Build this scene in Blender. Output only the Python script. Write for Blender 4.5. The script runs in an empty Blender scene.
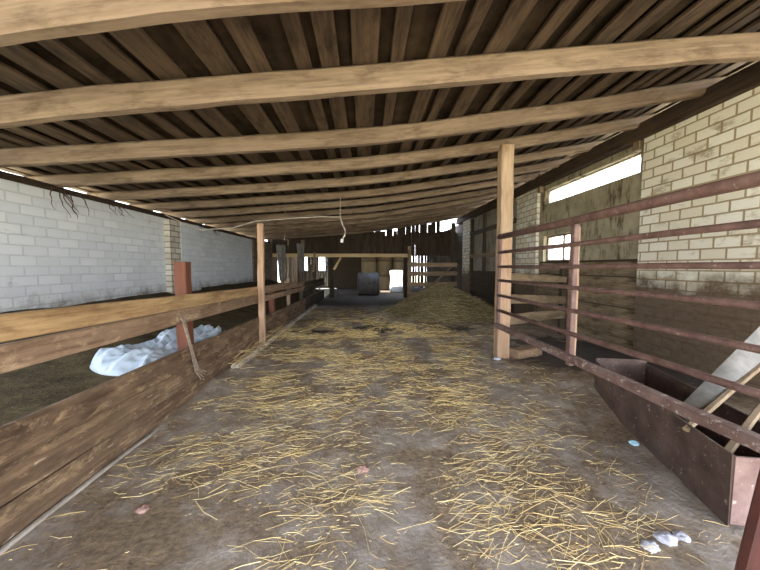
import bpy, math, random
import numpy as np
from mathutils import Vector, Matrix, noise
R = math.radians
C = bpy.context.scene.collection
sc = bpy.context.scene

# ------------------------------------------------------------------ camera
EYE = Vector((0, 0, 1.5))
yaw, pit = math.atan(15/291), math.atan(18/291)
cd = bpy.data.cameras.new('camera')
cam = bpy.data.objects.new('camera', cd); C.objects.link(cam)
cd.sensor_width = 36; cd.lens = 291/760*36; cd.clip_start = .05; cd.clip_end = 500
cam.location = EYE; cam.rotation_euler = (R(90)-pit, 0, -yaw)
sc.camera = cam
# ------------------------------------------------------------------ sky, sun, exposure
w = bpy.data.worlds.new('sky'); sc.world = w; w.use_nodes = True
nt = w.node_tree; bg = nt.nodes['Background']
tc = nt.nodes.new('ShaderNodeTexCoord'); sp = nt.nodes.new('ShaderNodeSeparateXYZ')
rp = nt.nodes.new('ShaderNodeValToRGB')
rp.color_ramp.elements[0].position = .5; rp.color_ramp.elements[0].color = (.93, .95, 1, 1)
rp.color_ramp.elements[1].position = 1; rp.color_ramp.elements[1].color = (.50, .70, 1, 1)
mr = nt.nodes.new('ShaderNodeMapRange'); mr.inputs[1].default_value = -1
nt.links.new(tc.outputs['Generated'], sp.inputs[0]); nt.links.new(sp.outputs[2], mr.inputs[0])
nt.links.new(mr.outputs[0], rp.inputs[0]); nt.links.new(rp.outputs[0], bg.inputs[0])
bg.inputs[1].default_value = 1.5
sun = bpy.data.lights.new('sun', 'SUN'); sun.energy = 6; sun.angle = R(1); sun.color = (1, .93, .82)
so = bpy.data.objects.new('sun', sun); C.objects.link(so)
sd = Vector((.10, .62, -.80)); so.rotation_euler = sd.to_track_quat('-Z', 'Y').to_euler()
def portal(name, loc, rot, sx, sy):
    l = bpy.data.lights.new(name, 'AREA'); l.shape = 'RECTANGLE'; l.size = sx; l.size_y = sy
    l.cycles.is_portal = True
    o = bpy.data.objects.new(name, l); C.objects.link(o); o.location = loc; o.rotation_euler = rot
portal('added_right_opening_portal', (4.9, -.1, 1.45), (0, R(90), 0), 2.9, 3.2)  # sky sampling through the added opening in the right wall
portal('added_left_opening_portal', (-4.95, .65, 1.8), (0, R(-90), 0), 1.6, 5.3)  # same for the added opening in the left wall
portal('rear_door_portal', (0, -2.5, 1.6), (R(90), 0, 0), 9.6, 3.4)
sc.view_settings.view_transform = 'Standard'; sc.view_settings.look = 'None'
sc.view_settings.gamma = 1; sc.view_settings.use_curve_mapping = False
sc.view_settings.exposure = 2.9

# ------------------------------------------------------------------ materials
def lin(r, g, b):
    f = lambda c: (c/255/12.92 if c/255 <= .04045 else ((c/255+.055)/1.055)**2.4)
    return (f(r), f(g), f(b), 1)
class NT:
    def __init__(s, name):
        s.m = bpy.data.materials.new(name); s.m.use_nodes = True
        s.t = s.m.node_tree; s.b = s.t.nodes['Principled BSDF']
    def n(s, typ, ins=None, **kw):
        x = s.t.nodes.new('ShaderNode'+typ)
        for k, v in kw.items(): setattr(x, k, v)
        for k, v in (ins or {}).items(): s.put(x.inputs[k], v)
        return x
    def put(s, sock, v):
        if hasattr(v, 'links') or isinstance(v, bpy.types.NodeSocket): s.t.links.new(v, sock)
        else: sock.default_value = v
    def noise(s, vec, scale, detail=4, rough=.6, dist=0):
        return s.n('TexNoise', {'Vector': vec, 'Scale': scale, 'Detail': detail, 'Roughness': rough, 'Distortion': dist}).outputs['Fac']
    def ramp(s, fac, *stops):
        x = s.n('ValToRGB', {0: fac}); e = x.color_ramp.elements
        e[0].position, e[0].color = stops[0]; e[1].position, e[1].color = stops[-1]
        for p, c in stops[1:-1]:
            k = e.new(p); k.color = c
        return x.outputs[0]
    def step(s, fac, a, b):
        return s.n('MapRange', {0: fac, 1: a, 2: b}).outputs[0]
    def mix(s, fac, a, b):
        x = s.n('Mix', data_type='RGBA'); s.put(x.inputs[0], fac); s.put(x.inputs[6], a); s.put(x.inputs[7], b)
        return x.outputs[2]
    def math(s, op, a, b=0.):
        return s.n('Math', {0: a, 1: b}, operation=op).outputs[0]
    def mapping(s, vec, scale, loc=(0, 0, 0)):
        return s.n('Mapping', {'Vector': vec, 'Scale': scale, 'Location': loc}).outputs[0]
    def bump(s, h, strength=.3, dist=.01):
        s.put(s.b.inputs['Normal'], s.n('Bump', {'Height': h, 'Strength': strength, 'Distance': dist}).outputs[0])
    def fin(s, col, rough=.8, spec=.3):
        s.put(s.b.inputs['Base Color'], col); s.put(s.b.inputs['Roughness'], rough)
        s.put(s.b.inputs['Specular IOR Level'], spec); return s.m

def wood(name, dark, light, dirt=None, dirt_amt=.0, specks=None, speck_t=.68, rough=.8, grain=28, spec=.2, smear=None):
    m = NT(name)
    uv = m.n('TexCoord').outputs['UV']; rnd = m.n('ObjectInfo').outputs['Random']
    off = m.math('MULTIPLY', rnd, 37.)
    cx = m.n('CombineXYZ', {0: off, 1: off, 2: off}).outputs[0]
    v = m.n('VectorMath', {0: uv, 1: cx}, operation='ADD').outputs[0]
    g = m.noise(m.mapping(v, (1.6, grain, 1)), 1, 5, .65, .6)
    bl = m.noise(m.mapping(v, (1.2, 5, 1)), 1, 4, .6)
    f = m.math('ADD', m.math('MULTIPLY', g, .6), m.math('MULTIPLY', bl, .4))
    col = m.ramp(f, (.33, dark), (.66, light))
    col = m.mix(m.step(rnd, -.4, 2.2), col, dark)
    if dirt:
        d = m.noise(m.mapping(v, (2.2, 7, 1), (5, 3, 0)), 1, 6, .7)
        col = m.mix(m.math('MULTIPLY', m.step(d, .60-dirt_amt*.3, .80-dirt_amt*.2), min(1, .55+dirt_amt)), col, dirt)
    if smear:
        q = m.noise(m.mapping(v, (4.5, 11, 1), (8, 2, 0)), 1, 7, .75, .4)
        col = m.mix(m.math('MULTIPLY', m.step(q, .53, .68), .7), col, smear)
    if specks:
        s_ = m.noise(m.mapping(v, (9, 26, 1), (1, 9, 0)), 1, 3, .6)
        col = m.mix(m.math('MULTIPLY', m.step(s_, speck_t, speck_t+.12), .8), col, specks)
    m.bump(m.math('ADD', g, bl), .5, .006)
    return m.fin(col, rough, spec)

W = {}
W['rafter'] = wood('rafter_timber', lin(102, 86, 71), lin(180, 160, 137), lin(84, 68, 52), .35)
W['batten'] = wood('roof_batten_timber', lin(58, 47, 37), lin(118, 99, 78), lin(38, 30, 23), .4)
W['pale'] = wood('pale_post_timber', lin(140, 116, 90), lin(200, 178, 150), lin(120, 92, 66), .25)
W['gold'] = wood('golden_rail_timber', lin(122, 92, 62), lin(206, 176, 128), lin(100, 76, 54), .3, lin(225, 205, 165), .72, smear=lin(120, 86, 56))
W['brown'] = wood('brown_rail_timber', lin(100, 78, 60), lin(176, 148, 120), lin(84, 64, 48), .3, lin(215, 195, 160), .72, smear=lin(184, 158, 128))
W['plank'] = wood('dung_stained_plank', lin(80, 61, 46), lin(162, 136, 108), lin(66, 50, 38), .6, lin(204, 188, 164), .66, .7, smear=lin(172, 146, 112))
W['dark'] = wood('dark_stable_timber', lin(46, 38, 30), lin(96, 82, 66), lin(34, 28, 22), .3)
W['mid'] = wood('weathered_timber', lin(104, 88, 68), lin(172, 150, 122), lin(78, 62, 48), .3)
W['wallplank'] = wood('wall_plank_timber', lin(92, 80, 62), lin(172, 154, 124), lin(72, 60, 44), .5, lin(190, 182, 164), .68)
W['wallback'] = wood('grey_back_boards', lin(58, 50, 40), lin(110, 96, 76), lin(44, 36, 28), .3)
W['pale_lit'] = wood('pale_lit_timber', lin(196, 166, 114), lin(238, 216, 170))  # pale wood; light on crossbeam and brace is painted into this colour
W['plate'] = wood('dark_plate_timber', lin(48, 38, 30), lin(92, 76, 60), lin(34, 28, 22), .3)
W['tanpost'] = wood('tan_post_timber', lin(146, 116, 92), lin(198, 168, 138), lin(122, 94, 70), .3, lin(226, 210, 190), .74)
W['redpost'] = wood('rust_red_post', lin(84, 52, 38), lin(114, 72, 54), lin(84, 54, 44), .2)

def metal(name, base, light, speck, t=.62, rough=.6, sc_=9.):
    m = NT(name); v = m.n('TexCoord').outputs['Object']
    a = m.noise(v, sc_, 6, .65); b = m.noise(v, sc_*5, 4, .6); c = m.noise(m.mapping(v, (1, 1, 1), (4, 7, 2)), sc_*3.2, 5, .7)
    col = m.ramp(a, (.35, base), (.65, light))
    col = m.mix(m.step(c, t, t+.06), col, speck)
    m.bump(m.math('ADD', b, c), .35, .004)
    return m.fin(col, rough, .4)
W['gate'] = metal('red_oxide_steel', lin(84, 61, 54), lin(118, 92, 82), lin(156, 140, 128), .62, .55)
W['gatedirty'] = metal('dung_caked_steel', lin(94, 70, 62), lin(124, 102, 92), lin(164, 150, 138), .57, .8, 7)
W['trough'] = metal('dark_rusty_sheet', lin(66, 52, 47), lin(100, 82, 74), lin(156, 146, 134), .61, .45, 6)
W['troughend'] = metal('pinkish_rusty_sheet', lin(112, 86, 80), lin(142, 116, 108), lin(176, 162, 152), .62, .6, 7)
W['galv'] = metal('dull_zinc_sheet', lin(100, 97, 92), lin(134, 130, 122), lin(92, 82, 70), .62, .55, 5)
W['stake'] = metal('dark_red_paint', lin(62, 28, 20), lin(78, 37, 27), lin(96, 58, 46), .72, .6, 4)

def brick(name, c1, c2, mortar, axis, bw=.26, rh=.115, ms=.012, grime=None, grime_h=1.2, stain=None, stain_t=.6, clean_t=None, wash=None):
    m = NT(name); p = m.n('TexCoord').outputs['Object']
    s = m.n('SeparateXYZ', {0: p}).outputs
    wob = m.math('MULTIPLY', m.math('SUBTRACT', m.noise(p, 5, 2), .5), .012)
    v = m.n('CombineXYZ', {0: s[1] if axis == 'Y' else s[0], 1: m.math('ADD', s[2], wob), 2: 0.}).outputs[0]
    bt = m.n('TexBrick', {'Vector': v, 'Color1': c1, 'Color2': c2, 'Mortar': mortar, 'Scale': 1., 'Mortar Size': ms,
                          'Mortar Smooth': .35, 'Bias': 0., 'Brick Width': bw, 'Row Height': rh})
    col = bt.outputs[0]
    n1 = m.noise(p, 2.3, 6, .65)
    if wash: col = m.mix(m.step(n1, .3, .75), col, wash)
    if stain:
        n2 = m.noise(m.mapping(p, (1, 1.2, 2.2), (3, 1, 2)), 2.1, 7, .72)
        col = m.mix(m.math('MULTIPLY', m.step(n2, stain_t, stain_t+.12), .75), col, stain)
    bs = .55
    if grime:
        n3 = m.noise(p, 3.2, 6, .7)
        hgt = m.math('ADD', s[2], m.math('MULTIPLY', m.math('SUBTRACT', n3, .5), .9))
        gcol = m.ramp(m.noise(m.mapping(p, (1, 2, 5)), 4, 6, .7), (.32, grime), (.72, tuple(min(1, x*2.2) for x in grime[:3])+(1,)))
        gm = m.step(hgt, grime_h+.18, grime_h-.18); bs = m.math('SUBTRACT', .55, m.math('MULTIPLY', gm, .42))
        col = m.mix(m.math('MULTIPLY', gm, .96), col, gcol)
    m.bump(m.math('ADD', m.math('MULTIPLY', bt.outputs[1], -1.), m.math('MULTIPLY', n1, .4)), bs, .012)
    return m.fin(col, .85, .2)
W['brickL'] = brick('whitewashed_brick', lin(228, 231, 232), lin(204, 210, 213), lin(190, 195, 196), 'Y', .31, .138, .012,
                    lin(88, 80, 70), .92, lin(160, 160, 154), .62, wash=lin(218, 223, 225))
W['brickLp'] = brick('bare_pier_brick', lin(212, 208, 194), lin(186, 178, 160), lin(140, 128, 110), 'Y', .28, .13, .014,
                     None, 0, lin(120, 108, 90), .58)
W['brickLd'] = brick('brown_pier_brick', lin(130, 112, 92), lin(92, 78, 62), lin(120, 108, 94), 'Y', .26, .115, .014)
W['brickR'] = brick('white_silicate_brick', lin(224, 222, 208), lin(208, 202, 180), lin(158, 142, 112), 'Y', .285, .145, .013,
                    lin(74, 61, 47), 1.32, lin(140, 122, 90), .54)
def plaster(name, a, b, st, t, grime=None, gh=1.):
    m = NT(name); p = m.n('TexCoord').outputs['Object']; s = m.n('SeparateXYZ', {0: p}).outputs
    n1 = m.noise(p, 2., 6, .7); n2 = m.noise(m.mapping(p, (1, 3.4, .8), (2, 4, 1)), 2.2, 6, .7)
    col = m.mix(m.step(n2, t, t+.15), m.ramp(n1, (.3, a), (.7, b)), st)
    if grime:
        hgt = m.math('ADD', s[2], m.math('MULTIPLY', m.math('SUBTRACT', n1, .5), .5))
        col = m.mix(m.step(hgt, gh+.12, gh-.12), col, grime)
    m.bump(n1, .4, .02)
    return m.fin(col, .9, .15)
W['plasterR'] = plaster('stained_plaster', lin(128, 120, 96), lin(176, 168, 142), lin(74, 60, 42), .52)
W['plasterC'] = plaster('grey_plaster', lin(120, 112, 96), lin(160, 154, 138), lin(76, 66, 52), .55)
W['earth'] = plaster('outdoor_earth', lin(150, 140, 112), lin(186, 176, 150), lin(130, 128, 90), .55)
def rooff():
    m = NT('old_roof_sheet'); p = m.n('TexCoord').outputs['Object']
    n = m.noise(p, 3, 6, .7); n2 = m.noise(m.mapping(p, (6, 1, 1)), 2, 4)
    m.bump(n2, .4, .02)
    return m.fin(m.ramp(n, (.3, lin(32, 26, 20)), (.7, lin(74, 62, 47))), .9, .1)
W['roof'] = rooff()
def bedding():
    m = NT('dark_manure_bedding'); p = m.n('TexCoord').outputs['Object']
    n = m.noise(p, 5, 7, .7); n2 = m.noise(p, 26, 5, .7)
    col = m.ramp(n, (.3, lin(50, 42, 30)), (.7, lin(96, 84, 58)))
    col = m.mix(m.math('MULTIPLY', m.step(n2, .56, .68), .5), col, lin(128, 112, 72))
    m.bump(m.math('ADD', n, n2), .8, .03)
    return m.fin(col, .95, .1)
W['bedding'] = bedding()
def floormat():
    m = NT('mucky_concrete'); p = m.n('TexCoord').outputs['Object']; s = m.n('SeparateXYZ', {0: p}).outputs
    big = m.noise(p, .9, 4, .55); med = m.noise(m.mapping(p, (1, 1, 1), (7, 3, 0)), 3.4, 6, .68); fine = m.noise(p, 24, 5, .7)
    conc = m.ramp(m.noise(p, 5.5, 5, .65), (.32, lin(126, 114, 102)), (.7, lin(172, 161, 150)))
    mud = m.ramp(fine, (.3, lin(92, 77, 62)), (.7, lin(150, 130, 106)))
    f = m.step(m.math('ADD', m.math('MULTIPLY', big, .5), m.math('MULTIPLY', med, .5)), .45, .54)
    col = m.mix(f, mud, conc)
    # trodden-in chaff: short golden flecks lying across the passage
    ch = m.noise(m.mapping(p, (13, 46, 1), (2, 5, 0)), 1, 4, .7, .8)
    ch2 = m.noise(m.mapping(p, (1, 1, 1), (11, 2, 0)), 1.5, 4, .6)
    far = m.step(s[1], 1.5, 6.)
    th = m.math('SUBTRACT', m.math('SUBTRACT', .70, m.math('MULTIPLY', ch2, .22)), m.math('MULTIPLY', far, .07))
    cf = m.step(m.math('SUBTRACT', ch, th), -.02, .05)
    col = m.mix(m.math('MULTIPLY', cf, .6), col, lin(158, 136, 98))
    # wet black dung patches and the wet inner passage
    def blob(x, y, rx, ry):
        a = m.math('DIVIDE', m.math('SUBTRACT', s[0], x), rx); b = m.math('DIVIDE', m.math('SUBTRACT', s[1], y), ry)
        d = m.math('ADD', m.math('MULTIPLY', a, a), m.math('MULTIPLY', b, b))
        d = m.math('ADD', d, m.math('MULTIPLY', m.math('SUBTRACT', med, .5), 2.2))
        return m.step(d, 1.1, .6)
    wet = m.math('MAXIMUM', m.math('MAXIMUM', blob(.5, 6.9, .85, .5), blob(2.1, 6.9, .6, .3)), m.math('MAXIMUM', blob(3.8, 4.6, 1.5, 1.6), m.math('MAXIMUM', blob(-1.2, 6.6, .5, .25), m.step(m.math('ADD', s[1], med), 11.3, 12.1))))
    col = m.mix(m.math('MULTIPLY', wet, .85), col, lin(48, 42, 40))
    ro = m.math('MAXIMUM', m.n('MapRange', {0: f, 3: .82, 4: .5}).outputs[0], m.math('MULTIPLY', wet, .92))
    m.bump(m.math('ADD', m.math('MULTIPLY', med, 1.2), m.math('MULTIPLY', fine, .5)), .6, .03)
    return m.fin(col, ro, .4)
W['floor'] = floormat()
def straw(name, a, b, c):
    m = NT(name); uv = m.n('TexCoord').outputs['UV']; s = m.n('SeparateXYZ', {0: uv}).outputs
    return m.fin(m.ramp(s[1], (0, a), (.5, b), (1, c)), .6, .3)
W['straw'] = straw('dry_straw', lin(140, 112, 70), lin(196, 166, 106), lin(226, 206, 152))
W['hay'] = straw('dull_hay', lin(96, 86, 58), lin(138, 124, 88), lin(172, 156, 116))
def simple(name, a, b, rough=.7, scale=8, spec=.3, bump=.2):
    m = NT(name); p = m.n('TexCoord').outputs['Object']; n = m.noise(p, scale, 5, .6)
    m.bump(n, bump, .01); return m.fin(m.ramp(n, (.3, a), (.7, b)), rough, spec)
W['haybase'] = simple('hay_heap_core', lin(92, 82, 54), lin(138, 124, 86), .95, 14, .1, .9)
W['curb'] = simple('limed_concrete', lin(120, 108, 96), lin(190, 180, 166), .9, 6, .2, .5)
W['bag'] = simple('pale_blue_plastic_sheet', lin(150, 163, 175), lin(182, 195, 205), .42, 3, .4, .05)
W['bale'] = simple('tan_straw_bale', lin(112, 97, 74), lin(154, 136, 106), .95, 16, .1, .8)
W['wrapbale'] = simple('dark_grey_bale_wrap', lin(66, 60, 56), lin(98, 92, 88), .7, 6, .3, .3)
W['sack'] = simple('white_woven_sack', lin(214, 214, 212), lin(236, 236, 234), .7, 6, .2, .3)
W['cable'] = simple('grey_cable_sheath', lin(150, 140, 126), lin(190, 180, 166), .6)
W['cord'] = simple('frayed_grey_twine', lin(104, 90, 76), lin(150, 134, 116), .9, 30)
W['bluescrap'] = simple('blue_plastic_scrap', lin(150, 200, 224), lin(190, 226, 240), .5, 20)
W['whitescrap'] = simple('white_scrap', lin(160, 158, 166), lin(204, 202, 210), .7, 20)
W['pink'] = simple('pinkish_lump', lin(130, 98, 86), lin(168, 136, 124), .8, 30)
W['root'] = simple('dry_dark_root', lin(60, 50, 40), lin(100, 84, 66), .9, 20)
W['tarp'] = simple('dusty_grey_tarp', lin(112, 108, 102), lin(160, 156, 148), .8, 4, .2, .4)
W['leaf'] = simple('outdoor_shrub_leaf', lin(86, 104, 56), lin(128, 146, 82), .8, 3)
def glass():
    m = NT('dusty_window_glass'); t = m.t
    tr = m.n('BsdfTransparent'); tl = m.n('BsdfTranslucent', {0: (.95, .97, 1, 1)})
    n = m.noise(m.n('TexCoord').outputs['Object'], 5, 4)
    mx = m.n('MixShader', {0: m.n('MapRange', {0: n, 3: .12, 4: .4}).outputs[0]})
    t.links.new(tr.outputs[0], mx.inputs[1]); t.links.new(tl.outputs[0], mx.inputs[2])
    t.links.new(mx.outputs[0], t.nodes['Material Output'].inputs[0]); return m.m
W['glass'] = glass()

# ------------------------------------------------------------------ mesh helpers
def wloc(o):
    v = Vector((0, 0, 0))
    while o: v += o.location; o = o.parent
    return v
class MB:
    def __init__(s): s.v = []; s.f = []; s.uv = []
    def face(s, idx, uvs): s.f.append(idx); s.uv.append(uvs)
    def box(s, x0, x1, y0, y1, z0, z1):
        b = len(s.v)
        s.v += [Vector(p) for p in ((x0,y0,z0),(x1,y0,z0),(x1,y1,z0),(x0,y1,z0),(x0,y0,z1),(x1,y0,z1),(x1,y1,z1),(x0,y1,z1))]
        for q in ((0,3,2,1),(4,5,6,7),(0,1,5,4),(1,2,6,5),(2,3,7,6),(3,0,4,7)):
            ps = [s.v[b+i] for i in q]
            n = (ps[1]-ps[0]).cross(ps[2]-ps[1])
            ax = max(range(3), key=lambda k: abs(n[k]))
            u, v_ = ((1,2),(0,2),(1,0))[ax] if ax != 2 else (1, 0)
            s.face([b+i for i in q], [(p[u], p[v_]) for p in ps])
        return s
    def sweep(s, pts, prof, up=(0, 0, 1), caps=True, scales=None):
        """prof: closed list of (a,b): a along the side axis, b along the up axis"""
        pts = [Vector(p) for p in pts]; up = Vector(up); b = len(s.v); n = len(prof); u = 0; us = []
        per = [0]
        for i in range(n): per.append(per[-1]+math.dist(prof[i], prof[(i+1) % n]))
        for i, p in enumerate(pts):
            t = (pts[min(i+1, len(pts)-1)]-pts[max(i-1, 0)]).normalized()
            side = t.cross(up)
            if side.length < 1e-4: side = t.cross(Vector((0, 1, 0)))
            side.normalize(); uu = side.cross(t).normalized()
            if i: u += (pts[i]-pts[i-1]).length
            us.append(u); k = scales[i] if scales else 1
            for a, c in prof: s.v.append(p+side*a*k+uu*c*k)
        for i in range(len(pts)-1):
            for j in range(n):
                j2 = (j+1) % n
                s.face([b+i*n+j, b+i*n+j2, b+(i+1)*n+j2, b+(i+1)*n+j],
                       [(us[i], per[j]), (us[i], per[j+1]), (us[i+1], per[j+1]), (us[i+1], per[j])])
        if caps:
            s.face([b+j for j in reversed(range(n))], [(prof[j][0]*3, prof[j][1]) for j in reversed(range(n))])
            e = b+(len(pts)-1)*n
            s.face([e+j for j in range(n)], [(prof[j][0]*3, prof[j][1]) for j in range(n)])
        return s
    def beam(s, p0, p1, w_, h, seg=6, jit=.003, ch=.008, up=(0, 0, 1), bow=(0, 0, 0), rng=random, sc2=None):
        p0, p1 = Vector(p0), Vector(p1); pts = []; k = []
        for i in range(seg+1):
            t = i/seg
            p = p0.lerp(p1, t)+Vector(bow)*(4*t*(1-t))
            if 0 < i < seg: p += Vector((rng.uniform(-jit, jit), rng.uniform(-jit, jit), rng.uniform(-jit, jit)))
            pts.append(p); k.append(1+rng.uniform(-1, 1)*jit*4)
        return s.sweep(pts, rect(w_, h, ch), up, scales=k)
    def tube(s, pts, r, n=8, scales=None):
        return s.sweep(pts, [(r*math.cos(2*math.pi*i/n), r*math.sin(2*math.pi*i/n)) for i in range(n)], scales=scales)
    def grid(s, fn, nu, nv):
        b = len(s.v)
        for j in range(nv+1):
            for i in range(nu+1): s.v.append(Vector(fn(i/nu, j/nv)))
        for j in range(nv):
            for i in range(nu):
                q = [b+j*(nu+1)+i, b+j*(nu+1)+i+1, b+(j+1)*(nu+1)+i+1, b+(j+1)*(nu+1)+i]
                s.face(q, [(s.v[k].x, s.v[k].y) for k in q])
        return s
    def build(s, name, mat, parent=None, loc=None, smooth=False):
        base = wloc(parent) if parent else Vector(loc or (0, 0, 0))
        me = bpy.data.meshes.new(name)
        co = np.array([tuple(v) for v in s.v], dtype=np.float64)-np.array(base)
        me.from_pydata(co.tolist(), [], s.f)
        ul = me.uv_layers.new(name='UVMap')
        flat = np.array([c for f in s.uv for p in f for c in p], dtype=np.float32)
        ul.data.foreach_set('uv', flat)
        if smooth: me.polygons.foreach_set('use_smooth', [True]*len(me.polygons))
        me.materials.append(W[mat] if isinstance(mat, str) else mat); me.update()
        o = bpy.data.objects.new(name, me); C.objects.link(o)
        if parent: o.parent = parent
        else: o.location = base
        return o
def rect(w_, h, ch=.008):
    a, b = w_/2, h/2; c = min(ch, a*.45, b*.45)
    return [(-a+c, -b), (a-c, -b), (a, -b+c), (a, b-c), (a-c, b), (-a+c, b), (-a, b-c), (-a, -b+c)]
def tag(o, label, cat, group=None, kind=None):
    if label: o['label'] = label
    if cat: o['category'] = cat
    if group: o['group'] = group
    if kind: o['kind'] = kind
    return o
def thing(name, label, cat, loc=(0, 0, 0), group=None):
    o = bpy.data.objects.new(name, None); C.objects.link(o); o.location = loc; o.empty_display_size = .1
    return tag(o, label, cat, group)
def struct(o): o['kind'] = 'structure'; return o
rng = random.Random(7)

# ------------------------------------------------------------------ the setting
HX = [(-6, 2.62), (-4.6, 2.72), (-2, 2.92), (.2, 3.10), (2.3, 3.42), (4.7, 3.84), (6, 4.05)]
def H(x):                                             # underside of the rafters
    for (a, ha), (b, hb) in zip(HX, HX[1:]):
        if x <= b: return ha+(hb-ha)*(x-a)/(b-a)
    return HX[-1][1]
def Hs(x): return (H(x-.6)+2*H(x)+H(x+.6))/4
LX, RX, REAR, END = -4.6, 4.58, -2.5, 14.2

def floor_z(x, y):
    z = (.014*noise.noise(Vector((x*1.3, y*1.3, 0)))+.011*noise.noise(Vector((x*5, y*5, 3))))
    d = ((x-2.95)/.65)**2+((y-3.45)/.75)**2
    z += .20*math.exp(-d*1.1)                          # muck banked up round the far end of the trough
    z += .05*math.exp(-((x-.2)/1.8)**2-((y-8)/2)**2)
    z += .10*math.exp(-((x+1.9)/.25)**2)*(1 if y > 3.5 else max(0, (y-2.5)))*max(0, 1-max(0, y-7)/4)*(.6+.4*noise.noise(Vector((0, y*2, 5))))
    return z
def frange(a, b, n): return [a+(b-a)*i/n for i in range(n+1)]
ys = frange(REAR, 1, 20)[:-1]+frange(1, 5, 90)[:-1]+frange(5, 22, 90)
nx = 130
m = MB()
for y in ys:
    for i in range(nx+1):
        x = -2.0+(RX+.3+2.0)*i/nx
        m.v.append(Vector((x, y, floor_z(x, y))))
for j in range(len(ys)-1):
    for i in range(nx):
        q = [j*(nx+1)+i, j*(nx+1)+i+1, (j+1)*(nx+1)+i+1, (j+1)*(nx+1)+i]
        m.face(q, [(m.v[k].x, m.v[k].y) for k in q])
struct(m.build('floor', 'floor', smooth=True))
m = MB()
m.grid(lambda u, v: (-60+120*u, -60+140*v, -.06), 4, 4)
struct(m.build('ground', 'earth'))
def bed_z(x, y):
    t = (x+2.0)/(LX+2.0)
    return .43+.50*max(0, min(1, t))**1.3+.03*noise.noise(Vector((x*1.6, y*1.6, 9)))+.012*noise.noise(Vector((x*6, y*6, 4)))
m = MB(); m.grid(lambda u, v: (-2.02+(LX+2.02-.05)*u, 13.9+(REAR-13.9)*v, bed_z(-2.02+(LX+2.02)*u, 13.9+(REAR-13.9)*v)), 40, 150)
tag(m.build('manure_bedding', 'bedding', smooth=True), 'dark brown trodden manure bedding filling the pen along the left wall', 'bedding', kind='stuff')

# left wall, pier, dark end pier, log plate
struct(MB().box(LX-.3, LX, 3.3, 12.2, -.1, 2.62).build('wall_left', 'brickL'))
struct(MB().box(LX-.3, LX, REAR, 3.3, -.1, 1.02).build('wall_left', 'brickL'))      # opening above is added out of view, to brighten the right side
struct(MB().box(LX-.3, LX, REAR, -2.0, 1.02, 2.62).build('wall_left', 'brickL'))
struct(MB().box(LX-.05, LX+.13, 6.98, 8.15, -.1, 2.60).build('wall_left', 'brickLp'))
struct(MB().box(LX+.125, LX+.14, 7.36, 8.16, 0, 2.60).build('wall_left', 'brickL'))
struct(MB().box(LX-.3, LX+.06, 12.2, 14.6, -.1, 2.64).build('wall_left', 'brickLd'))
struct(MB().beam((LX-.1, REAR, 2.665), (LX-.1, 14.6, 2.665), .2, .11, 30, .008, .03, rng=rng).build('trim_1', 'plate'))
# right wall: brick piers and recessed bays, each with its own boards
def rbox(y0, y1, z0, z1, mat, face=RX, name='wall_right'): return struct(MB().box(face, RX+.3, y0, y1, z0, z1).build(name, mat))
rbox(1.5, 4.60, -.1, 3.56, 'brickR', RX-.08)
rbox(REAR, -1.7, -.1, 3.56, 'brickR', RX-.08)
rbox(-1.7, 1.5, 2.95, 3.56, 'brickR', RX-.08)      # unseen opening below, added to throw daylight on the left wall
rbox(7.50, 8.52, -.1, 3.56, 'brickR', RX-.08)
rbox(12.4, 13.3, -.1, 3.56, 'brickR', RX-.08)
SY0, SY1, SZ0, SZ1 = 4.72, 7.32, 3.08, 3.43           # strip window
WY0, WY1, WZ0, WZ1 = 6.05, 7.30, 1.64, 2.28           # two-pane window
rbox(4.60, 7.50, SZ1, 3.56, 'plasterR'); rbox(4.60, SY0, SZ0, SZ1, 'plasterR'); rbox(SY1, 7.50, SZ0, SZ1, 'plasterR')
rbox(4.60, 7.50, WZ1, SZ0, 'plasterR'); rbox(4.60, WY0, WZ0, WZ1, 'plasterR'); rbox(WY1, 7.50, WZ0, WZ1, 'plasterR')
def boards(y0, y1, z0, z1, n, mat, face):
    d = (z1-z0)/n; mb = MB()
    for i in range(n):
        t = rng.uniform(-.012, .012)
        mb.beam((face+.02+t, y0, z0+d*(i+.5)), (face+.02+t, y1, z0+d*(i+.5)), .05, d-.012, 8, .004, .008, rng=rng)
    return struct(mb.build('wall_right', mat))
rbox(4.60, 7.50, -.1, WZ0, 'dark', RX+.03)
boards(4.63, 7.47, -.05, 1.60, 6, 'wallplank', RX)
rbox(8.52, 12.4, 1.32, 3.56, 'plasterC'); rbox(8.52, 12.4, -.1, 1.32, 'dark', RX+.03)
boards(8.54, 12.38, -.05, 1.35, 5, 'dark', RX)
rbox(13.3, 15.8, -.1, 3.56, 'dark'); rbox(15.8, 19.4, -.1, .6, 'dark'); rbox(15.8, 19.4, 2.7, 3.56, 'dark'); [rbox(15.95+.34*q, 16.22+.34*q, .6, 2.7, 'dark') for q in range(10)]; rbox(19.4, 21.2, -.1, 3.56, 'dark')
for y, z0 in ((9.0, 1.3), (10.9, 1.3), (12.2, 1.3)):
    struct(MB().beam((RX-.04, y, z0), (RX-.04, y, 3.5), .14, .1, 6, .004, up=(0, 1, 0), rng=rng).build('trim_2', 'dark'))
struct(MB().beam((RX-.06, 8.6, 1.95), (RX-.06, 12.3, 1.95), .1, .16, 6, .005, rng=rng).build('trim_2', 'mid'))
struct(MB().beam((RX-.06, 8.6, 2.9), (RX-.06, 12.3, 2.9), .1, .14, 6, .005, rng=rng).build('trim_2', 'dark'))
struct(MB().beam((RX, REAR, 3.70), (RX, END, 3.70), .26, .28, 24, .006, .02, rng=rng).build('trim_3', 'plate'))
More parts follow.
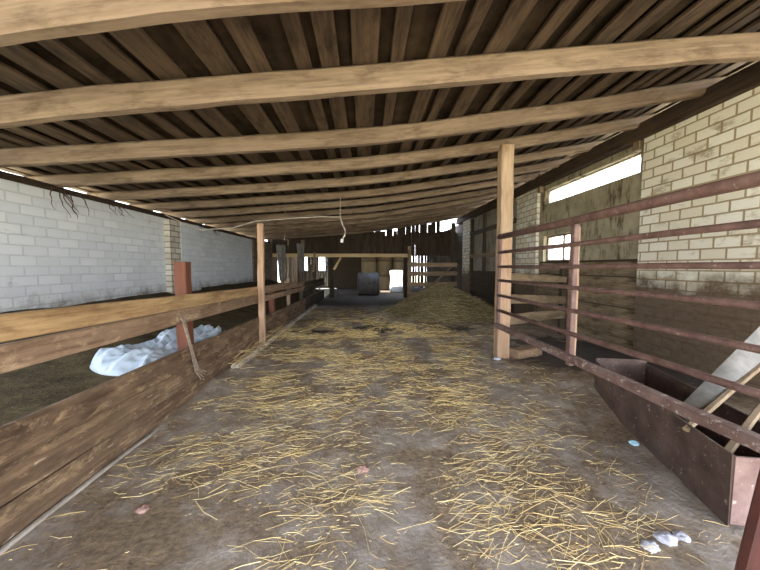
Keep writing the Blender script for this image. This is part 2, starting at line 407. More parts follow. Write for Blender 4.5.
for y in (4.72, 7.42, 8.62, 12.3):
    struct(MB().beam((RX-.03, y, 3.42), (RX-.03, y, 3.9), .14, .12, 2, 0, up=(0, 1, 0), rng=rng).build('trim_4', 'mid'))
def window(n, y0, y1, z0, z1, divs, fr=.035, mat='mid'):
    mb = MB(); x = RX+.12
    mb.box(x-.03, x+.03, y0, y1, z0, z0+fr).box(x-.03, x+.03, y0, y1, z1-fr, z1).box(x-.03, x+.03, y0, y0+fr, z0+fr, z1-fr).box(x-.03, x+.03, y1-fr, y1, z0+fr, z1-fr)
    for d in divs: mb.box(x-.025, x+.025, d-.02, d+.02, z0+fr, z1-fr)
    o = struct(mb.build('window_%d' % n, mat))
    MB().box(x-.004, x+.004, y0+fr, y1-fr, z0+fr, z1-fr).build('window_pane', 'glass', o)
window(1, SY0, SY1, SZ0, SZ1, (), .02)
window(2, WY0, WY1, WZ0, WZ1, (6.68,), .04)

# roof: sheet, battens
m = MB(); NX = 40
def roofpt(u, v, dz): x = -5.15+10.4*u; return (x, REAR-.4+(END+.3-REAR+.4)*v, Hs(x)+dz)
m.grid(lambda u, v: roofpt(u, v, .235+.012*math.sin(u*10.4*2*math.pi/.18)), 340, 3)
b0 = len(m.v); m.grid(lambda u, v: roofpt(u, v, .27), 20, 1)
roof = struct(m.build('ceiling', 'roof', smooth=True))
x = -5.12
while x < 5.1:
    wd = rng.choice((.11, .13, .16, .19, .22)); gap = rng.choice((.09, .11, .13, .16, .21))
    xc = x+wd/2; yA, yB = REAR-.3, END+.2
    mb = MB(); sl = (Hs(xc+.05)-Hs(xc-.05))/.1
    zc = Hs(xc)+.176+.02*rng.random()
    a = Vector((xc, yA, zc)); b = Vector((xc+rng.uniform(-.03, .03), yB, zc+rng.uniform(-.01, .01)))
    mb.beam(a, b, wd, .035, 18, .006, .006, up=(-sl, 0, 1), rng=rng)
    mb.build('roof_batten', 'batten', roof)
    x += wd+gap

# rafters
RY = [1.83, 2.67, 3.8, 4.72, 5.7, 6.65, 7.6, 8.6, 9.6, 10.6, 11.6, 12.6, 13.6]
RL = ['thick pale log rafter across the top edge of the photo, nearest the camera',
      'bowed pale rafter, second from the camera, ending over the white brick pier',
      'pale roof rafter, third from the camera, ending by the strip window corner',
      'pale roof rafter, fourth from the camera, resting on the square wooden post',
      'roof rafter just beyond the square wooden post, fifth from the camera',
      'roof rafter with a grey cable run along it, sixth from the camera',
      'roof rafter near the whitewashed left pier, seventh from the camera',
      'roof rafter, eighth from the camera, over the front of the hay heap',
      'roof rafter, ninth from the camera, over the back of the hay heap',
      'narrow-looking roof rafter, tenth from the camera',
      'roof rafter above the wooden rail barrier, eleventh from the camera',
      'roof rafter second from the far barn end', 'last roof rafter at the far barn end']
for i, (y, lb) in enumerate(zip(RY, RL)):
    h = (.22, .215, .195, .175)[i] if i < 4 else .155
    wd = .13; pts = []; sc_ = []; bow = rng.uniform(-.02, .0)
    if i < 2: bow = .0
    for k in range(29):
        x_ = -5.05+k*(4.80+5.05)/28
        dz = bow*(1-((x_)/4.8)**2)+.008*noise.noise(Vector((x_*1.5, y, 0)))
        if i == 1: dz -= .011*min(abs(x_), 3.9)**2
        if i == 0: dz += .03-.026*min(0, max(x_, -2.6))**2
        pts.append((x_, y+.02*noise.noise(Vector((x_*.6, y, 7)))+.03*bow, Hs(x_)+.158-h/2+dz))
        sc_.append(1+.06*noise.noise(Vector((x_*2.1, y*3, 2))))
    mb = MB().sweep(pts, rect(wd, h, .03 if i else .06), scales=sc_)
    tag(mb.build('rafter', 'rafter', loc=(0, y, Hs(0)+.08), smooth=False), lb, 'rafter', 'roof rafters')

# ------------------------------------------------------------------ left pen fence
def on(y, a): return a[0][1] if y <= a[0][0] else next((za+(zb-za)*(y-ya)/(yb-ya) for (ya, za), (yb, zb) in zip(a, a[1:]) if y <= yb), a[-1][1])
FX = -1.98
top = [(-1, 1.30), (1.6, 1.285), (3.3, 1.24), (5.4, 1.14), (9.5, 1.03), (14, .97)]
f = thing('pen_fence', 'long timber pen fence with two rails above wide dung-stained boards, left side', 'fence', (FX, 5.4, 0))
def rail(y0, y1, z0, z1, hh, mat, x=FX, name='rail', th=.05, n=14):
    pts = []
    for i in range(n+1):
        y = y0+(y1-y0)*i/n; z = z0+(z1-z0)*i/n
        pts.append((x+.006*noise.noise(Vector((y*1.1, z0*9, 1))), y, z+.008*noise.noise(Vector((y*.9, z0*7, 4)))))
    sc_ = [1+.05*noise.noise(Vector((p[1]*1.7, z0*5, 3))) for p in pts]
    return MB().sweep(pts, rect(th, hh, .01), scales=sc_).build(name, mat, f)
r0 = rail(-1.2, 5.42, 1.305-.07, 1.14-.07, .15, 'gold'); r0['label'] = 'golden-brown top rail'
rail(-1.2, 5.42, 1.07, .915, .155, 'brown', FX-.004)
rail(5.36, 9.6, 1.07, .96, .15, 'brown', FX-.01); rail(5.36, 9.6, .89, .80, .12, 'brown', FX-.012)
rail(9.5, 14, .95, .88, .14, 'dark', FX-.01); rail(9.5, 14, .78, .72, .12, 'dark', FX-.01)
for (za, zb) in (((.69, .56), (.47, .385)), ((.455, .375), (.235, .20)), ((.22, .19), (.01, .01))):
    rail(-1.2, 5.44, (za[0]+zb[0])/2, (za[1]+zb[1])/2, za[0]-zb[0]-.006, 'plank', FX+.015+rng.uniform(-.006, .006), 'board', .045)
rail(5.45, 9.6, .43, .37, .22, 'plank', FX+.012, 'board', .045); rail(5.45, 9.6, .20, .16, .22, 'plank', FX+.01, 'board', .045)
rail(9.55, 14, .34, .32, .22, 'dark', FX+.01, 'board', .045); rail(9.55, 14, .11, .1, .22, 'dark', FX+.01, 'board', .045)
def post(x, y, z0, z1, w_, d, mat, lean=(0, 0)):
    return MB().beam((x, y, z0), (x+lean[0], y+lean[1], z1), w_, d, 8, .005, .01, up=(0, 1, 0), rng=rng).build('post', mat, f)
p1 = post(FX+.075, 5.42, 0, 2.28, .11, .075, 'tanpost', (.02, 0)); p1['label'] = 'tall pale post standing in front of the rails'
p2 = post(FX-.10, 3.44, 0, 1.56, .13, .12, 'redpost'); p2['label'] = 'rust-red post behind the rails'
p3 = post(FX-.10, 6.6, 0, 1.05, .12, .12, 'redpost')
post(FX-.10, 8.0, 0, 1.2, .09, .09, 'mid'); post(FX-.1, 9.6, 0, 1.35, .12, .12, 'dark'); post(FX-.1, 12, 0, 1.3, .12, .12, 'dark')
struct(MB().beam((FX+.06, -1.2, .005), (FX+.06, 5.4, .005), .03, .022, 40, .006, .01, rng=rng).build('trim_5', 'curb'))
struct(MB().beam((FX+.11, 4.2, .03), (FX+.10, 11, .03), .12, .17, 30, .012, .03, rng=rng).build('trim_6', 'curb'))
# frayed twine tied round the lower rail
t = MB()
for k in range(4):
    o_ = .012*k
    t.tube([(FX+.02, 3.13+o_, .99), (FX+.045, 3.16+o_, .93), (FX+.06, 3.22+o_*.6, .72), (FX+.055, 3.29+o_, .5), (FX+.06, 3.33+o_*2, .32), (FX+.075, 3.42+o_*3, .19+.02*k)], .009, 6)
tag(t.build('twine', 'cord', loc=(FX+.04, 3.2, .99)), 'frayed grey twine hanging from the lower rail beside the rust-red post', 'twine')

# crumpled plastic sheet on the bedding
A, B = Vector((-2.50, 2.84, 0)), Vector((-2.22, 4.5, 0))
def bagpt(u, v):
    ax = A.lerp(B, u); d = (B-A).normalized(); n_ = Vector((d.y, -d.x, 0))
    th = math.pi*(1-v)
    ends = (max(0, 1-abs(2*u-1)**5))**.5
    wdt = (.30+.05*math.sin(u*9))*ends+.01; hg = (.15+.10*u+.04*math.sin(u*14))*ends+.004
    p = ax+n_*(-wdt*math.cos(th))
    cx = Vector((p.x*2.2, p.y*2.2, v*1.5))
    al = (p-A).dot(d); ac = (p-A).dot(n_)
    fold = 1-abs(noise.noise(Vector((al*1.6, ac*6+al*1.5, v*2))))*2.4
    fold2 = 1-abs(noise.noise(Vector((al*3.1, ac*13-al*2.5, 3+v*2))))*2.2
    fold3 = 1-abs(noise.noise(Vector((p.x*2+p.y*5, p.y*1.5-p.x*4, v*2))*2.3))*2
    z = hg*math.sin(th)**.7*(.62+.36*fold+.11*fold2+.12*fold3)
    p += n_*(.05*noise.noise(cx*2.3)+.012*noise.noise(cx*6))*ends
    p.x = min(p.x, -2.035)
    p.z = bed_z(p.x, p.y)-.02+max(0, z)
    return p
m = MB(); m.grid(bagpt, 110, 60)
tag(m.build('plastic_sheet', 'bag', loc=(-2.4, 3.5, .45), smooth=True), 'crumpled pale blue plastic sheet lying on the dark bedding behind the fence boards', 'sheet')

# ------------------------------------------------------------------ right side: post, gate, cross rails, block
p = thing('roof_post', 'square wooden post holding up the fourth rafter at the gate end', 'post', (2.265, 4.66, 0))
MB().beam((2.265, 4.66, 1.92), (2.265, 4.68, Hs(2.265)+.01), .20, .16, 8, .004, .012, up=(0, 1, 0), rng=rng).build('upper_post', 'pale', p)
lo = MB().beam((2.265, 4.66, 0), (2.265, 4.66, 1.93), .205, .16, 8, .004, .012, up=(0, 1, 0), rng=rng).build('lower_post', 'tanpost', p)
lo['label'] = 'orange-brown lower part below the paler upper post'  # lower part simply gets a more orange-brown tone than the upper
GX = 2.16
g = thing('steel_gate', 'long rust-red steel gate of seven rails, right foreground', 'gate', (GX, 2.95, .5))
gz = [(1.98, .085), (1.735, .05), (1.505, .046), (1.285, .046), (1.045, .046), (.80, .05)]
for i, (z, d) in enumerate(gz):
    mb = MB().tube([(GX, .5, z), (GX, 1.9, z+.004), (GX, 3.3, z-.003), (GX, 4.62, z)], d/2, 10)
    o = mb.build('rail', 'gate', g, smooth=True)
    if i == 0: o['label'] = 'thickest round top rail'
o = MB().beam((GX-.01, .5, .535), (GX-.01, 4.62, .55), .085, .075, 16, .004, .01, rng=rng).build('rail', 'gatedirty', g); o['label'] = 'dung-caked square bottom rail'
MB().beam((GX+.0, 4.58, .5), (GX, 4.58, 2.02), .045, .04, 3, 0, up=(0, 1, 0)).build('end_bar', 'gate', g)
MB().beam((GX+.03, 2.96, .45), (GX+.03, 2.96, 2.0), .055, .07, 4, .002, up=(0, 1, 0)).build('upright', 'gate', g)
MB().beam((GX, .5, .45), (GX, .5, 2.05), .06, .06, 3, 0, up=(0, 1, 0)).build('end_bar', 'gate', g)
u = MB().beam((GX+.105, 3.04, .45), (GX+.105, 3.04, 1.93), .075, .05, 5, .004, up=(0, 1, 0), rng=rng).build('backing_post', 'tanpost', g); u['label'] = 'pale wooden strip behind the steel upright'
# oblique cross fence behind the gate
c = thing('cross_fence', 'low three-board timber fence running from the wooden post to the right wall', 'fence', (3.4, 5.45, 0))
for za, zb, ha, mt in ((1.34, 1.22, .13, 'mid'), (.96, .775, .16, 'mid'), (.60, .47, .19, 'mid')):
    MB().beam((2.38, 4.80, za), (4.40, 6.17, zb), .045, ha, 8, .005, rng=rng).build('board', mt, c)
MB().beam((4.40, 6.25, 0), (4.40, 6.25, 1.46), .11, .11, 5, .004, up=(0, 1, 0), rng=rng).build('post', 'dark', c)
tag(MB().beam((2.44, 4.58, .075), (2.95, 4.78, .075), .20, .15, 4, .006, .015, rng=rng).build('wood_block', 'brown', loc=(2.7, 4.68, .0)), 'short squared timber block lying beside the foot of the wooden post', 'block')

# feed trough
def panel(mb, a, b, z0, z1, th=.012, n=10, dent=.006):
    a, b = Vector(a), Vector(b); d = (b-a).normalized(); n_ = Vector((d.y, -d.x, 0)); L = (b-a).length
    def q(s_):
        def fn(u, v):
            p_ = a.lerp(b, u); k = dent*noise.noise(Vector((p_.x*3, p_.y*3, v*2)))
            return (p_.x+n_.x*(s_+k), p_.y+n_.y*(s_+k), z0+(z1-z0)*v)
        return fn
    mb.grid(q(th/2), n, 5)
    mb.grid(lambda u, v: q(-th/2)(1-u, v), n, 5)
    for u0 in (0, 1):
        i = [Vector(q(th/2)(u0, 0)), Vector(q(th/2)(u0, 1)), Vector(q(-th/2)(u0, 1)), Vector(q(-th/2)(u0, 0))]
        b_ = len(mb.v); mb.v += i; mb.face([b_, b_+1, b_+2, b_+3], [(0, 0)]*4)
    b_ = len(mb.v); mb.v += [Vector(q(th/2)(0, 1)), Vector(q(th/2)(1, 1)), Vector(q(-th/2)(1, 1)), Vector(q(-th/2)(0, 1))]; mb.face([b_, b_+1, b_+2, b_+3], [(0, 0)]*4)
    return mb
t = thing('feed_trough', 'long dark rusty sheet-metal feed trough standing under the gate', 'trough', (2.5, 2.3, 0))
N1, F1 = Vector((2.10, 1.49, 0)), Vector((2.62, 3.12, 0)); sd_ = Vector((.50, -.10, 0))
N2, F2 = N1+sd_, F1+sd_
panel(MB(), N1, F1, .0, .43).build('front_panel', 'trough', t)
panel(MB(), F2, N2, .0, .43).build('back_panel', 'trough', t)
o = panel(MB(), N2, N1, .02, .425, n=4).build('end_panel', 'troughend', t); o['label'] = 'pinkish rusted near end panel'
panel(MB(), F1, F2, .02, .47, n=4).build('end_panel', 'trough', t)
m = MB(); b_ = 0; m.v += [v+Vector((0, 0, .06)) for v in (N1, N2, F2, F1)]; m.face([0, 1, 2, 3], [(0, 0), (1, 0), (1, 1), (0, 1)]); m.build('bottom_panel', 'trough', t)
# slanting rack: zinc sheet and battens
h = thing('hay_rack', 'slanting grey sheet with two pale battens propped in the feed trough', 'rack', (2.4, 1.9, .3))
def slab(name, mat, corners, th):
    cs = [Vector(c_) for c_ in corners]; n_ = (cs[1]-cs[0]).cross(cs[3]-cs[0]).normalized()*th
    m = MB(); nn = 10
    for s_ in (0, 1):
        m.grid(lambda u, v: (cs[0].lerp(cs[1], u).lerp(cs[3].lerp(cs[2], u), v) if s_ else cs[1].lerp(cs[0], u).lerp(cs[2].lerp(cs[3], u), v))+(n_*.5 if s_ else -n_*.5), nn, nn)
    for k in range(4):
        a, b2 = cs[k], cs[(k+1) % 4]; i0 = len(m.v)
        m.v += [a-n_*.5, b2-n_*.5, b2+n_*.5, a+n_*.5]; m.face([i0, i0+1, i0+2, i0+3], [(0, 0), (1, 0), (1, .1), (0, .1)])
    return m.build(name, mat, h)
def E2(p_, q_, k): return Vector(p_)+(Vector(q_)-Vector(p_))*k
b1, t1 = Vector((2.45, 2.05, .47)), Vector((3.39, 2.3, .99)); b2, t2 = Vector((2.36, 1.87, .435)), Vector((3.19, 2.15, .72))
slab('sheet_panel', 'galv', (E2(t2, b2, 1.18), E2(b2, t2, 1.5), E2(b1, t1, 1.5), E2(t1, b1, 1.18)), .012)
a_, c_ = Vector((2.17, 1.80, .40)), Vector((3.19, 2.14, .71))
MB().beam(E2(c_, a_, 1.0), E2(a_, c_, 1.45), .035, .03, 5, .002, rng=rng).build('batten', 'mid', h)
a_, c_ = Vector((2.27, 1.65, .33)), Vector((2.85, 1.9, .48))
MB().beam(E2(c_, a_, 1.05), E2(a_, c_, 2.2), .04, .03, 5, .002, rng=rng).build('batten', 'mid', h)
# dark red stake leaning on the gate, right at the camera
a_, b_ = Vector((1.33, 1.04, 0.0)), Vector((1.97, 1.30, .51))
q0 = Vector((1.697, 1.12, 0)); q1 = Vector((2.045, 1.12, 1.98))
tag(MB().beam(q0, q1+(q1-q0)*.03, .15, .05, 6, .002, .01, up=(0, -1, 0), rng=rng).build('steel_stake', 'stake', loc=q0), 'dark red flat steel stake leaning against the gate in the bottom right corner', 'stake')

# ------------------------------------------------------------------ hay heap
def heap_z(x, y):
    d = ((x-2.55)/1.75)**2+((y-9.5)/2.1)**2
    n_ = noise.noise(Vector((x*.9, y*.9, 2)))
    z = .98*max(0, 1-d**.62*(1+.22*n_)) + .05*noise.noise(Vector((x*3, y*3, 8)))+.03*noise.noise(Vector((x*9, y*9, 1)))
    return z-.04
m = MB(); m.grid(lambda u, v: (.4+4.08*u, 6.9+4.6*v, max(-.05, heap_z(.4+4.08*u, 6.9+4.6*v))), 90, 90)
def stalk(mb, p_, d, L, wd, shade, lift=0., bend=.1):
    side = Vector((-d.y, d.x, 0)).normalized(); b = len(mb.v); n_ = 3
    k = rng.uniform(-bend, bend)*L; tw = rng.uniform(-.6, .6)
    sv = (side*math.cos(tw)+Vector((0, 0, math.sin(tw)))).normalized()*wd/2
    for i in range(n_):
        t_ = i/(n_-1)
        c = p_+d*L*(t_-.5)+side*k*(4*t_*(1-t_))+Vector((0, 0, lift*t_))
        mb.v += [c-sv, c+Vector((0, 0, wd*.55)), c+sv]
    for i in range(n_-1):
        for j in range(2):
            q = [b+i*3+j, b+i*3+j+1, b+i*3+j+4, b+i*3+j+3]
            mb.face(q, [(0, shade)]*4)
hay = m
base_n = len(m.f)
ob = m.build('hay_heap', 'haybase', smooth=True, loc=(2.5, 9.4, 0))
tag(ob, 'rounded heap of dull yellowish hay against the right wall at the back', 'hay', kind='stuff')
m = MB(); k = 0
while k < 6000:
    x, y = rng.uniform(.7, 4.4), rng.uniform(7, 11)
    z = heap_z(x, y)
    if z < 0: continue
    a = rng.uniform(0, 6.28); stalk(m, Vector((x, y, z+.012)), Vector((math.cos(a), math.sin(a), rng.uniform(-.25, .25))), rng.uniform(.15, .4), .012, rng.random(), 0, .2); k += 1
o = m.build('hay_stalks', 'hay', ob); o['kind'] = 'stuff'

# ------------------------------------------------------------------ loose straw on the floor
dens = [(.95, 2.35, .75, .75, 1.5), (1.15, 1.75, .5, .45, .5), (-1.0, 2.3, .75, .55, 1.0), (-.2, 1.85, .6, .25, 1.1), (1.55, 1.35, .35, .25, 1.1), (.75, 1.25, .35, .25, .9),
        (.2, 4.6, 1.7, 1.3, .8), (-1.2, 3.6, .6, 1.0, .7), (.4, 6.0, 2.2, 1.6, .7), (-1.5, 1.55, .4, .3, .6), (-.35, 1.45, .3, .2, .35), (1.2, 3.4, .8, .8, .8)]
def density(x, y):
    s_ = .10+sum(a*math.exp(-((x-cx)/rx)**2-((y-cy)/ry)**2) for cx, cy, rx, ry, a in dens)
    s_ *= max(.02, .55+1.3*noise.noise(Vector((x*1.5, y*1.5, 11)))+.8*noise.noise(Vector((x*4.2, y*4.2, 5))))
    if x > 2.0 and y > 1.6: s_ *= .3
    return s_
def scatter(n, y0, y1, lmin, lmax, wd, mb):
    k = 0
    while k < n:
        y = y0+(y1-y0)*rng.random()
        x = rng.uniform(-1.86, min(2.6, 1.4*y+.6) if y < 5 else 3.6)
        if rng.random() > density(x, y): continue
        a = rng.gauss(.2, .42) if rng.random() < .72 else rng.uniform(0, math.pi)
        L = lmin+(lmax-lmin)*rng.random()**3.2
        if heap_z(x, y) > -.02 and y > 6.9 and x > .4: continue
        if 1.35 < y < 3.3 and x+L/2*abs(math.cos(a)) > 2.08+(y-1.49)*.319 or x-L/2*abs(math.cos(a)) < FX+.08: continue
        if math.hypot(x-2.265, y-4.66) < .12+L/2 or abs(x-2.7) < .3+L/2 and abs(y-4.68) < .2+L/2: continue
        z = floor_z(x, y)+.006+rng.random()**3*.025
        stalk(mb, Vector((x, y, z)), Vector((math.cos(a), math.sin(a), rng.uniform(-.02, .06))), L, wd*rng.uniform(.7, 1.2), rng.random()**.8, 0, .14); k += 1
m = MB()
scatter(3500, .95, 3.2, .015, .28, .0029, m)
scatter(5000, 3., 6.2, .03, .32, .0040, m)
scatter(3200, 6., 10., .05, .30, .006, m)
for k in range(110):                                   # tufts caught along the fence foot
    y = rng.uniform(4.0, 6.5); x = FX+rng.uniform(.06, .3)
    a = rng.uniform(-.6, .9); stalk(m, Vector((x, y, .12+rng.random()*.1)), Vector((math.cos(a)*.7, math.sin(a)*.7, rng.uniform(-.3, .7))), rng.uniform(.12, .35), .006, rng.random(), 0, .3)
tag(m.build('loose_straw', 'straw'), 'loose golden straw stalks strewn over the barn floor', 'straw', kind='stuff')

# ------------------------------------------------------------------ small scraps
def lump(name, mat, x, y, r, flat, label, cat, group=None, seed=0, z=None):
    mb = MB()
    def fn(u, v):
        th, ph = u*2*math.pi, v*math.pi
        d = Vector((math.sin(ph)*math.cos(th), math.sin(ph)*math.sin(th), math.cos(ph)))
        k = r*(1+.45*noise.noise(d*2.1+Vector((seed, seed, 0)))+.2*noise.noise(d*6+Vector((0, seed, 0))))
        return (x+d.x*k*1.25, y+d.y*k, max(-.4, d.z)*k*flat+(floor_z(x, y) if z is None else z)+r*flat*.4)
    mb.grid(fn, 20, 12)
    return tag(mb.build(name, mat, loc=(x, y, floor_z(x, y)), smooth=True), label, cat, group)
lump('plastic_scrap', 'bluescrap', 2.27, 2.26, .03, .6, 'small pale blue scrap of plastic on the floor by the trough', 'scrap', seed=3)
lump('plastic_scrap', 'whitescrap', 2.13, 4.52, .05, .55, 'small white scrap at the foot of the wooden post', 'scrap', seed=6)
for i, (x, y, r, lb) in enumerate(((1.53, 1.40, .035, 'leftmost of the white lumps lying in straw near the trough end'), (1.645, 1.43, .04, 'middle of the white lumps lying in straw near the trough end'),
                                   (1.75, 1.44, .03, 'rightmost of the white lumps lying in straw near the trough end'))):
    lump('white_lump', 'whitescrap', x, y, r, .5, lb, 'lump', 'white lumps by the trough', 10+i)
lump('brick_chip', 'pink', -.02, 2.06, .035, .6, 'small pinkish chip lying mid floor among the straw', 'chip', seed=21)
lump('brick_chip', 'pink', -1.38, 1.78, .03, .6, 'small pinkish chip on the floor near the left fence', 'chip', seed=25)

# ------------------------------------------------------------------ cable and cord under the roof
k = thing('ceiling_cable', 'grey electric cable sagging under the roof with a hanging lead', 'cable', (-1.5, 6.5, 2.5))
MB().tube([(-4.3, 6.6, 2.62), (-3.6, 6.55, 2.30), (-2.86, 6.5, 2.34), (-2.37, 6.5, 2.49), (-1.41, 6.5, 2.57), (-.9, 6.5, 2.6), (-.54, 6.5, 2.59)], .012, 6).build('cable_run', 'cable', k)
MB().tube([(-.54, 6.5, 2.60), (-.5, 6.5, 2.46), (-.43, 6.5, 2.30), (-.44, 6.5, 2.20), (-.50, 6.5, 2.10)], .017, 6).build('lead', 'cable', k)
MB().tube([(-.50, 6.5, 2.115), (-.505, 6.5, 2.09), (-.51, 6.5, 2.06), (-.515, 6.5, 2.04)], .03, 8).build('lamp_holder', 'sack', k)
MB().tube([(-.54, 6.5, 2.59), (-.54, 6.56, 2.8), (-.54, 6.62, Hs(-.54)+.02)], .008, 6).build('hanger', 'cable', k)
tag(MB().tube([(-1.76, 6.62, Hs(-1.76)+.03), (-1.75, 6.55, 2.6), (-1.72, 6.5, 2.3), (-1.76, 6.5, 2.07)], .006, 5).build('cord', 'cord', loc=(-1.76, 6.6, 2.8)), 'thin dark cord dangling from the roof left of the cable lead', 'cord')
# dry roots over the left wall top
def roots(y, n_, lab, L):
    mb = MB()
    for i in range(n_):
        yy = y+rng.uniform(-.25, .25); pts = [Vector((LX+.02, yy, 2.66))]
        for s_ in range(7): pts.append(pts[-1]+Vector((rng.uniform(-.004, .012), rng.uniform(-.03, .07), -L/7*rng.uniform(.5, 1.2))))
        mb.tube(pts, .008, 5, [1-.1*q for q in range(8)])
    tag(mb.build('root_tangle', 'root', loc=(LX+.02, y, 2.66)), lab, 'roots', 'roots over the left wall')
roots(4.75, 7, 'dry dark roots trailing longest down the left wall top', .42)
roots(5.6, 6, 'short dry roots on the left wall top near the pier', .22)
roots(9.2, 6, 'short dry roots on the left wall top beyond the pier', .22)

# ------------------------------------------------------------------ far barn end and annex
e = thing('end_frame', 'dark timber frame with a pale crossbeam at the far barn end', 'frame', (0, 14.3, 0))
def eb(name, a, b, w_, h, mat, up=(0, 0, 1)): return MB().beam(a, b, w_, h, 5, .006, up=up, rng=rng).build(name, mat, e)
eb('post', (-1.62, 14.3, 0), (-1.62, 14.3, 2.75), .22, .2, 'dark', (0, 1, 0))
eb('post', (2.0, 14.3, 0), (2.0, 14.3, 3.1), .2, .2, 'dark', (0, 1, 0))
eb('post', (-3.0, 14.3, 0), (-3.0, 14.3, 2.8), .16, .16, 'mid', (0, 1, 0))
o = eb('crossbeam', (-4.4, 14.25, 2.06), (2.1, 14.25, 2.06), .16, .17, 'pale_lit'); o['label'] = 'crossbeam coloured pale yellowish as if sunlit'
eb('brace', (-1.5, 14.2, 1.38), (-1.16, 14.2, 1.95), .1, .1, 'pale_lit', (0, 1, 0))
# ragged gable boards above the crossbeam
gb = thing('gable_boarding', 'dark ragged boards with gaps of daylight closing the far gable', 'boards', (0, 14.45, 2.2))
x = -4.5
while x < 4.4:
    wd = rng.uniform(.16, .3)
    zt = Hs(x)+.21-(rng.random() < .3)*rng.uniform(.05, .16)
    zb = 2.12 if x < 2.0 else 2.05
    if 3.65 < x < 4.25: zt -= .6
    if 1.2 < x < 1.6: zt -= .1
    MB().beam((x+wd/2, 14.47, zb), (x+wd/2+rng.uniform(-.02, .02), 14.47, zt), wd, .025, 3, .003, up=(0, 1, 0), rng=rng).build('board', 'dark', gb)
    x += wd+rng.choice((.002, .003, .004, .012))
# barrier on the right behind the heap
bf = thing('rail_barrier', 'weathered timber barrier of horizontal boards behind the hay heap', 'barrier', (2.6, 11.8, 0))
def bb(name, a, b, w_, h, mat='mid', up=(0, 0, 1)): return MB().beam(a, b, w_, h, 5, .006, up=up, rng=rng).build(name, mat, bf)
bb('post', (1.82, 11.88, 0), (1.82, 11.88, 2.35), .14, .14, 'mid', (0, 1, 0)); bb('post', (3.62, 11.88, 0), (3.62, 11.88, 3.3), .15, .15, 'dark', (0, 1, 0))
for za, zb, hh in ((1.6, 1.58, .18), (1.22, 1.24, .17), (.78, .80, .18), (.40, .40, .17)):
    bb('board', (1.72, 11.8, za), (3.78, 11.8, zb), .04, hh)
bb('brace', (2.4, 11.74, .45), (3.55, 11.74, 1.52), .045, .14, 'mid', (0, 1, 0))
# tarps and sticks in the left corner
def cloth(x0, x1, y, z0, z1, lab, amp=.06):
    mb = MB()
    for s_ in (0, .006):
        mb.grid(lambda u, v: (x0+(x1-x0)*(u if s_ else 1-u)*(1-.3*v)+.1*v, y+s_+amp*math.sin((u if s_ else 1-u)*17+2*v), z1+(z0-z1)*v), 30, 10)
    tag(mb.build('hanging_tarp', 'tarp', loc=((x0+x1)/2, y, z1), smooth=True), lab, 'tarp', 'tarps in the back left corner')
cloth(-4.0, -3.55, 13.4, .9, 2.5, 'dusty grey tarp hanging in folds beside the dark brick pier')
cloth(-3.2, -2.85, 13.9, .9, 2.6, 'dusty grey tarp hanging in folds left of the dark end post')
for k_, (x_, y_, dx_, zt_, mt_, lb_) in enumerate(((-3.62, 13.7, -.25, 2.0, 'pale_lit', 'pale stick leaning beside the left hanging tarp'), (-2.55, 14.0, .15, 2.2, 'mid', 'weathered stick leaning between the tarp and the dark end post'),
                                   (-2.15, 14.1, -.2, 1.9, 'mid', 'short weathered stick leaning next to the dark end post'))):
    tag(MB().beam((x_, y_, 0), (x_+dx_, y_+.12, zt_), .08, .04, 5, .006, up=(0, 1, 0), rng=rng).build('leaning_stick', mt_, loc=(x_, y_, 0)), lb_, 'stick', 'sticks in the back left corner')
# annex behind: roof, back wall of gappy boards, side
m = MB()
for x0_, x1_, y0_, y1_ in ((-5.2, .55, 14.45, 16.0), (2.3, 5.0, 14.45, 16.0), (-5.2, 5.0, 16.0, 21.7)):  # hole between the boxes added so sun reaches the white sack
    m.box(x0_, x1_, y0_, y1_, 3.16, 3.22)
struct(m.build('ceiling', 'roof'))
mb = MB(); x = -5.0
while x < 4.6:
    wd = rng.uniform(.14, .24); z0 = 0
    top_ = 3.1+.2*(x+5)/10
    open_ = (-4.4 < x < -4.1) or (-3.35 < x < -3.0)
    if open_: mb.beam((x+wd/2, 21, -.02), (x+wd/2, 21, 1.25), wd, .03, 2, 0, up=(0, 1, 0)); mb.beam((x+wd/2, 21, 2.4), (x+wd/2, 21, top_), wd, .03, 2, 0, up=(0, 1, 0))
    else: mb.beam((x+wd/2, 21, -.02), (x+wd/2, 21, top_), wd, .03, 2, 0, up=(0, 1, 0))
    x += wd+((-.012 if x > -2.7 else .004) if x < 2.6 else rng.choice((.008, .02, .05)))
struct(mb.build('wall_back', 'wallback'))
mb = MB(); y = 14.6
while y < 21:
    wd = rng.uniform(.15, .25)
    if not (15.9 < y < 16.4): mb.beam((-4.75, y+wd/2, -.02), (-4.75, y+wd/2, 3.1), .03, wd, 2, 0, up=(0, 1, 0))
    y += wd+rng.choice((.01, .02, .05))
struct(mb.build('wall_left', 'mid'))
# bales
def bale(x, y, z, r, L, axis, mat, lab, group=None):
    mb = MB(); n_ = 40
    prof = [(0, .0), (.80, .0), (.93, .015), (1., .06)] ; rows = []
    zs = [(0, .0), (.75, .0), (.93, .02), (1, .07)] + [(1, q/10) for q in range(1, 10)] + [(1, .93), (.93, .98), (.75, 1), (0, 1)]
    def fn(u, v):
        i = v*(len(zs)-1); k_ = zs[min(len(zs)-1, int(round(i)))]
        a = u*2*math.pi; rr = r*k_[0]*(1+.02*noise.noise(Vector((math.cos(a)*2, math.sin(a)*2, k_[1]*3+x))))
        q = k_[1]*L
        if axis == 'Z': return (x+rr*math.cos(a), y+rr*math.sin(a), z+q)
        return (x-L/2+q, y-rr*math.cos(a), z+r+rr*math.sin(a))
    mb.grid(fn, n_, len(zs)-1)
    return tag(mb.build('round_bale', mat, loc=(x, y, z), smooth=True), lab, 'bale', group)
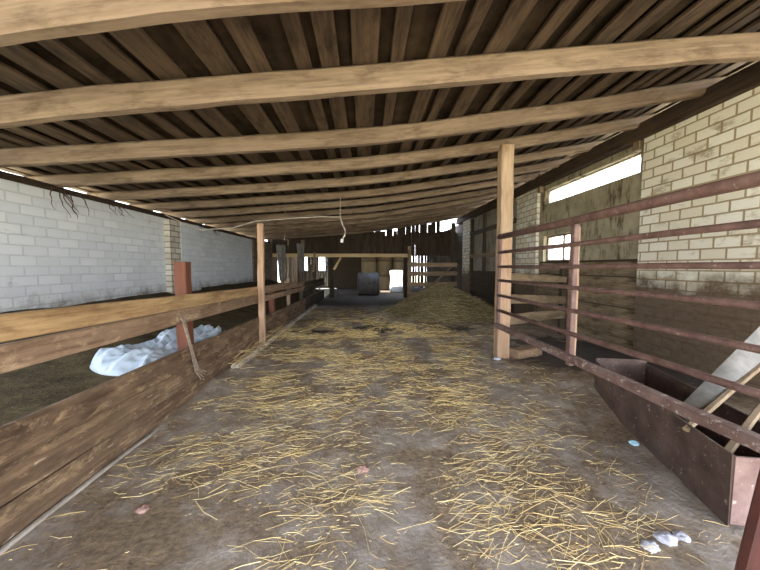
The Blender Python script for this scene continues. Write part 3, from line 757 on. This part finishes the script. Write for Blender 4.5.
bale(.18, 14.95+.62, -.02, .61, 1.16, 'X', 'wrapbale', 'dark grey round bale lying on its side in the back passage')
names = {(0, 0): 'tan round bale at the bottom of the left stack behind the dark grey bale', (0, 1): 'tan round bale in the middle of the left stack behind the dark grey bale', (0, 2): 'tan round bale on top of the left stack behind the dark grey bale',
         (1, 0): 'tan round bale at the bottom of the middle stack at the back', (1, 1): 'tan round bale in the middle of the middle stack at the back', (1, 2): 'tan round bale on top of the middle stack at the back',
         (2, 0): 'tan round bale at the bottom of the right stack behind the white sack', (2, 1): 'tan round bale in the middle of the right stack above the white sack', (2, 2): 'tan round bale on top of the right stack above the white sack'}
for (i, j), lb in names.items():
    bale(.27+1.04*i, 19.3, j*.95, .51, .95, 'Z', 'bale', lb, 'tan round bales stacked at the back')
def sackf(u, v):
    a = u*2*math.pi; c_, s_ = math.cos(a), math.sin(a)
    k_ = (abs(c_)**6+abs(s_)**6)**(-1/6)
    vv = min(1, max(0, (v-.08)/.84)); rr = 1.0 if .08 < v < .92 else .0
    rr = min(1, v/.1, (1-v)/.1)**.5
    r_ = .34*(1+.05*math.sin(vv*9)+.03*noise.noise(Vector((c_*2, s_*2, vv*3))))*rr
    return (1.86+r_*k_*c_*1.06, 17.3+r_*k_*s_, 1.3*vv)
m = MB(); m.grid(sackf, 40, 24)
tag(m.build('bulk_sack', 'sack', loc=(1.86, 17.3, 0), smooth=True), 'big white bulk sack standing right of the dark grey bale', 'sack')
# shrubs outside, glimpsed through the gaps
def shrub(x, y, r, lab):
    mb = MB()
    for i in range(900):
        d = Vector((rng.gauss(0, 1), rng.gauss(0, 1), rng.gauss(0, 1))).normalized()*r*rng.uniform(.6, 1)
        c_ = Vector((x, y, r))+d; a = Vector((rng.uniform(-1, 1), rng.uniform(-1, 1), rng.uniform(-1, 1))).normalized()*.1; b_ = a.cross(Vector((rng.uniform(-1, 1), .3, 1))).normalized()*.05
        i0 = len(mb.v); mb.v += [c_-a, c_+b_, c_+a, c_-b_]; mb.face([i0, i0+1, i0+2, i0+3], [(0, 0)]*4)
    tag(mb.build('shrub', 'leaf', loc=(x, y, 0)), lab, 'shrub')
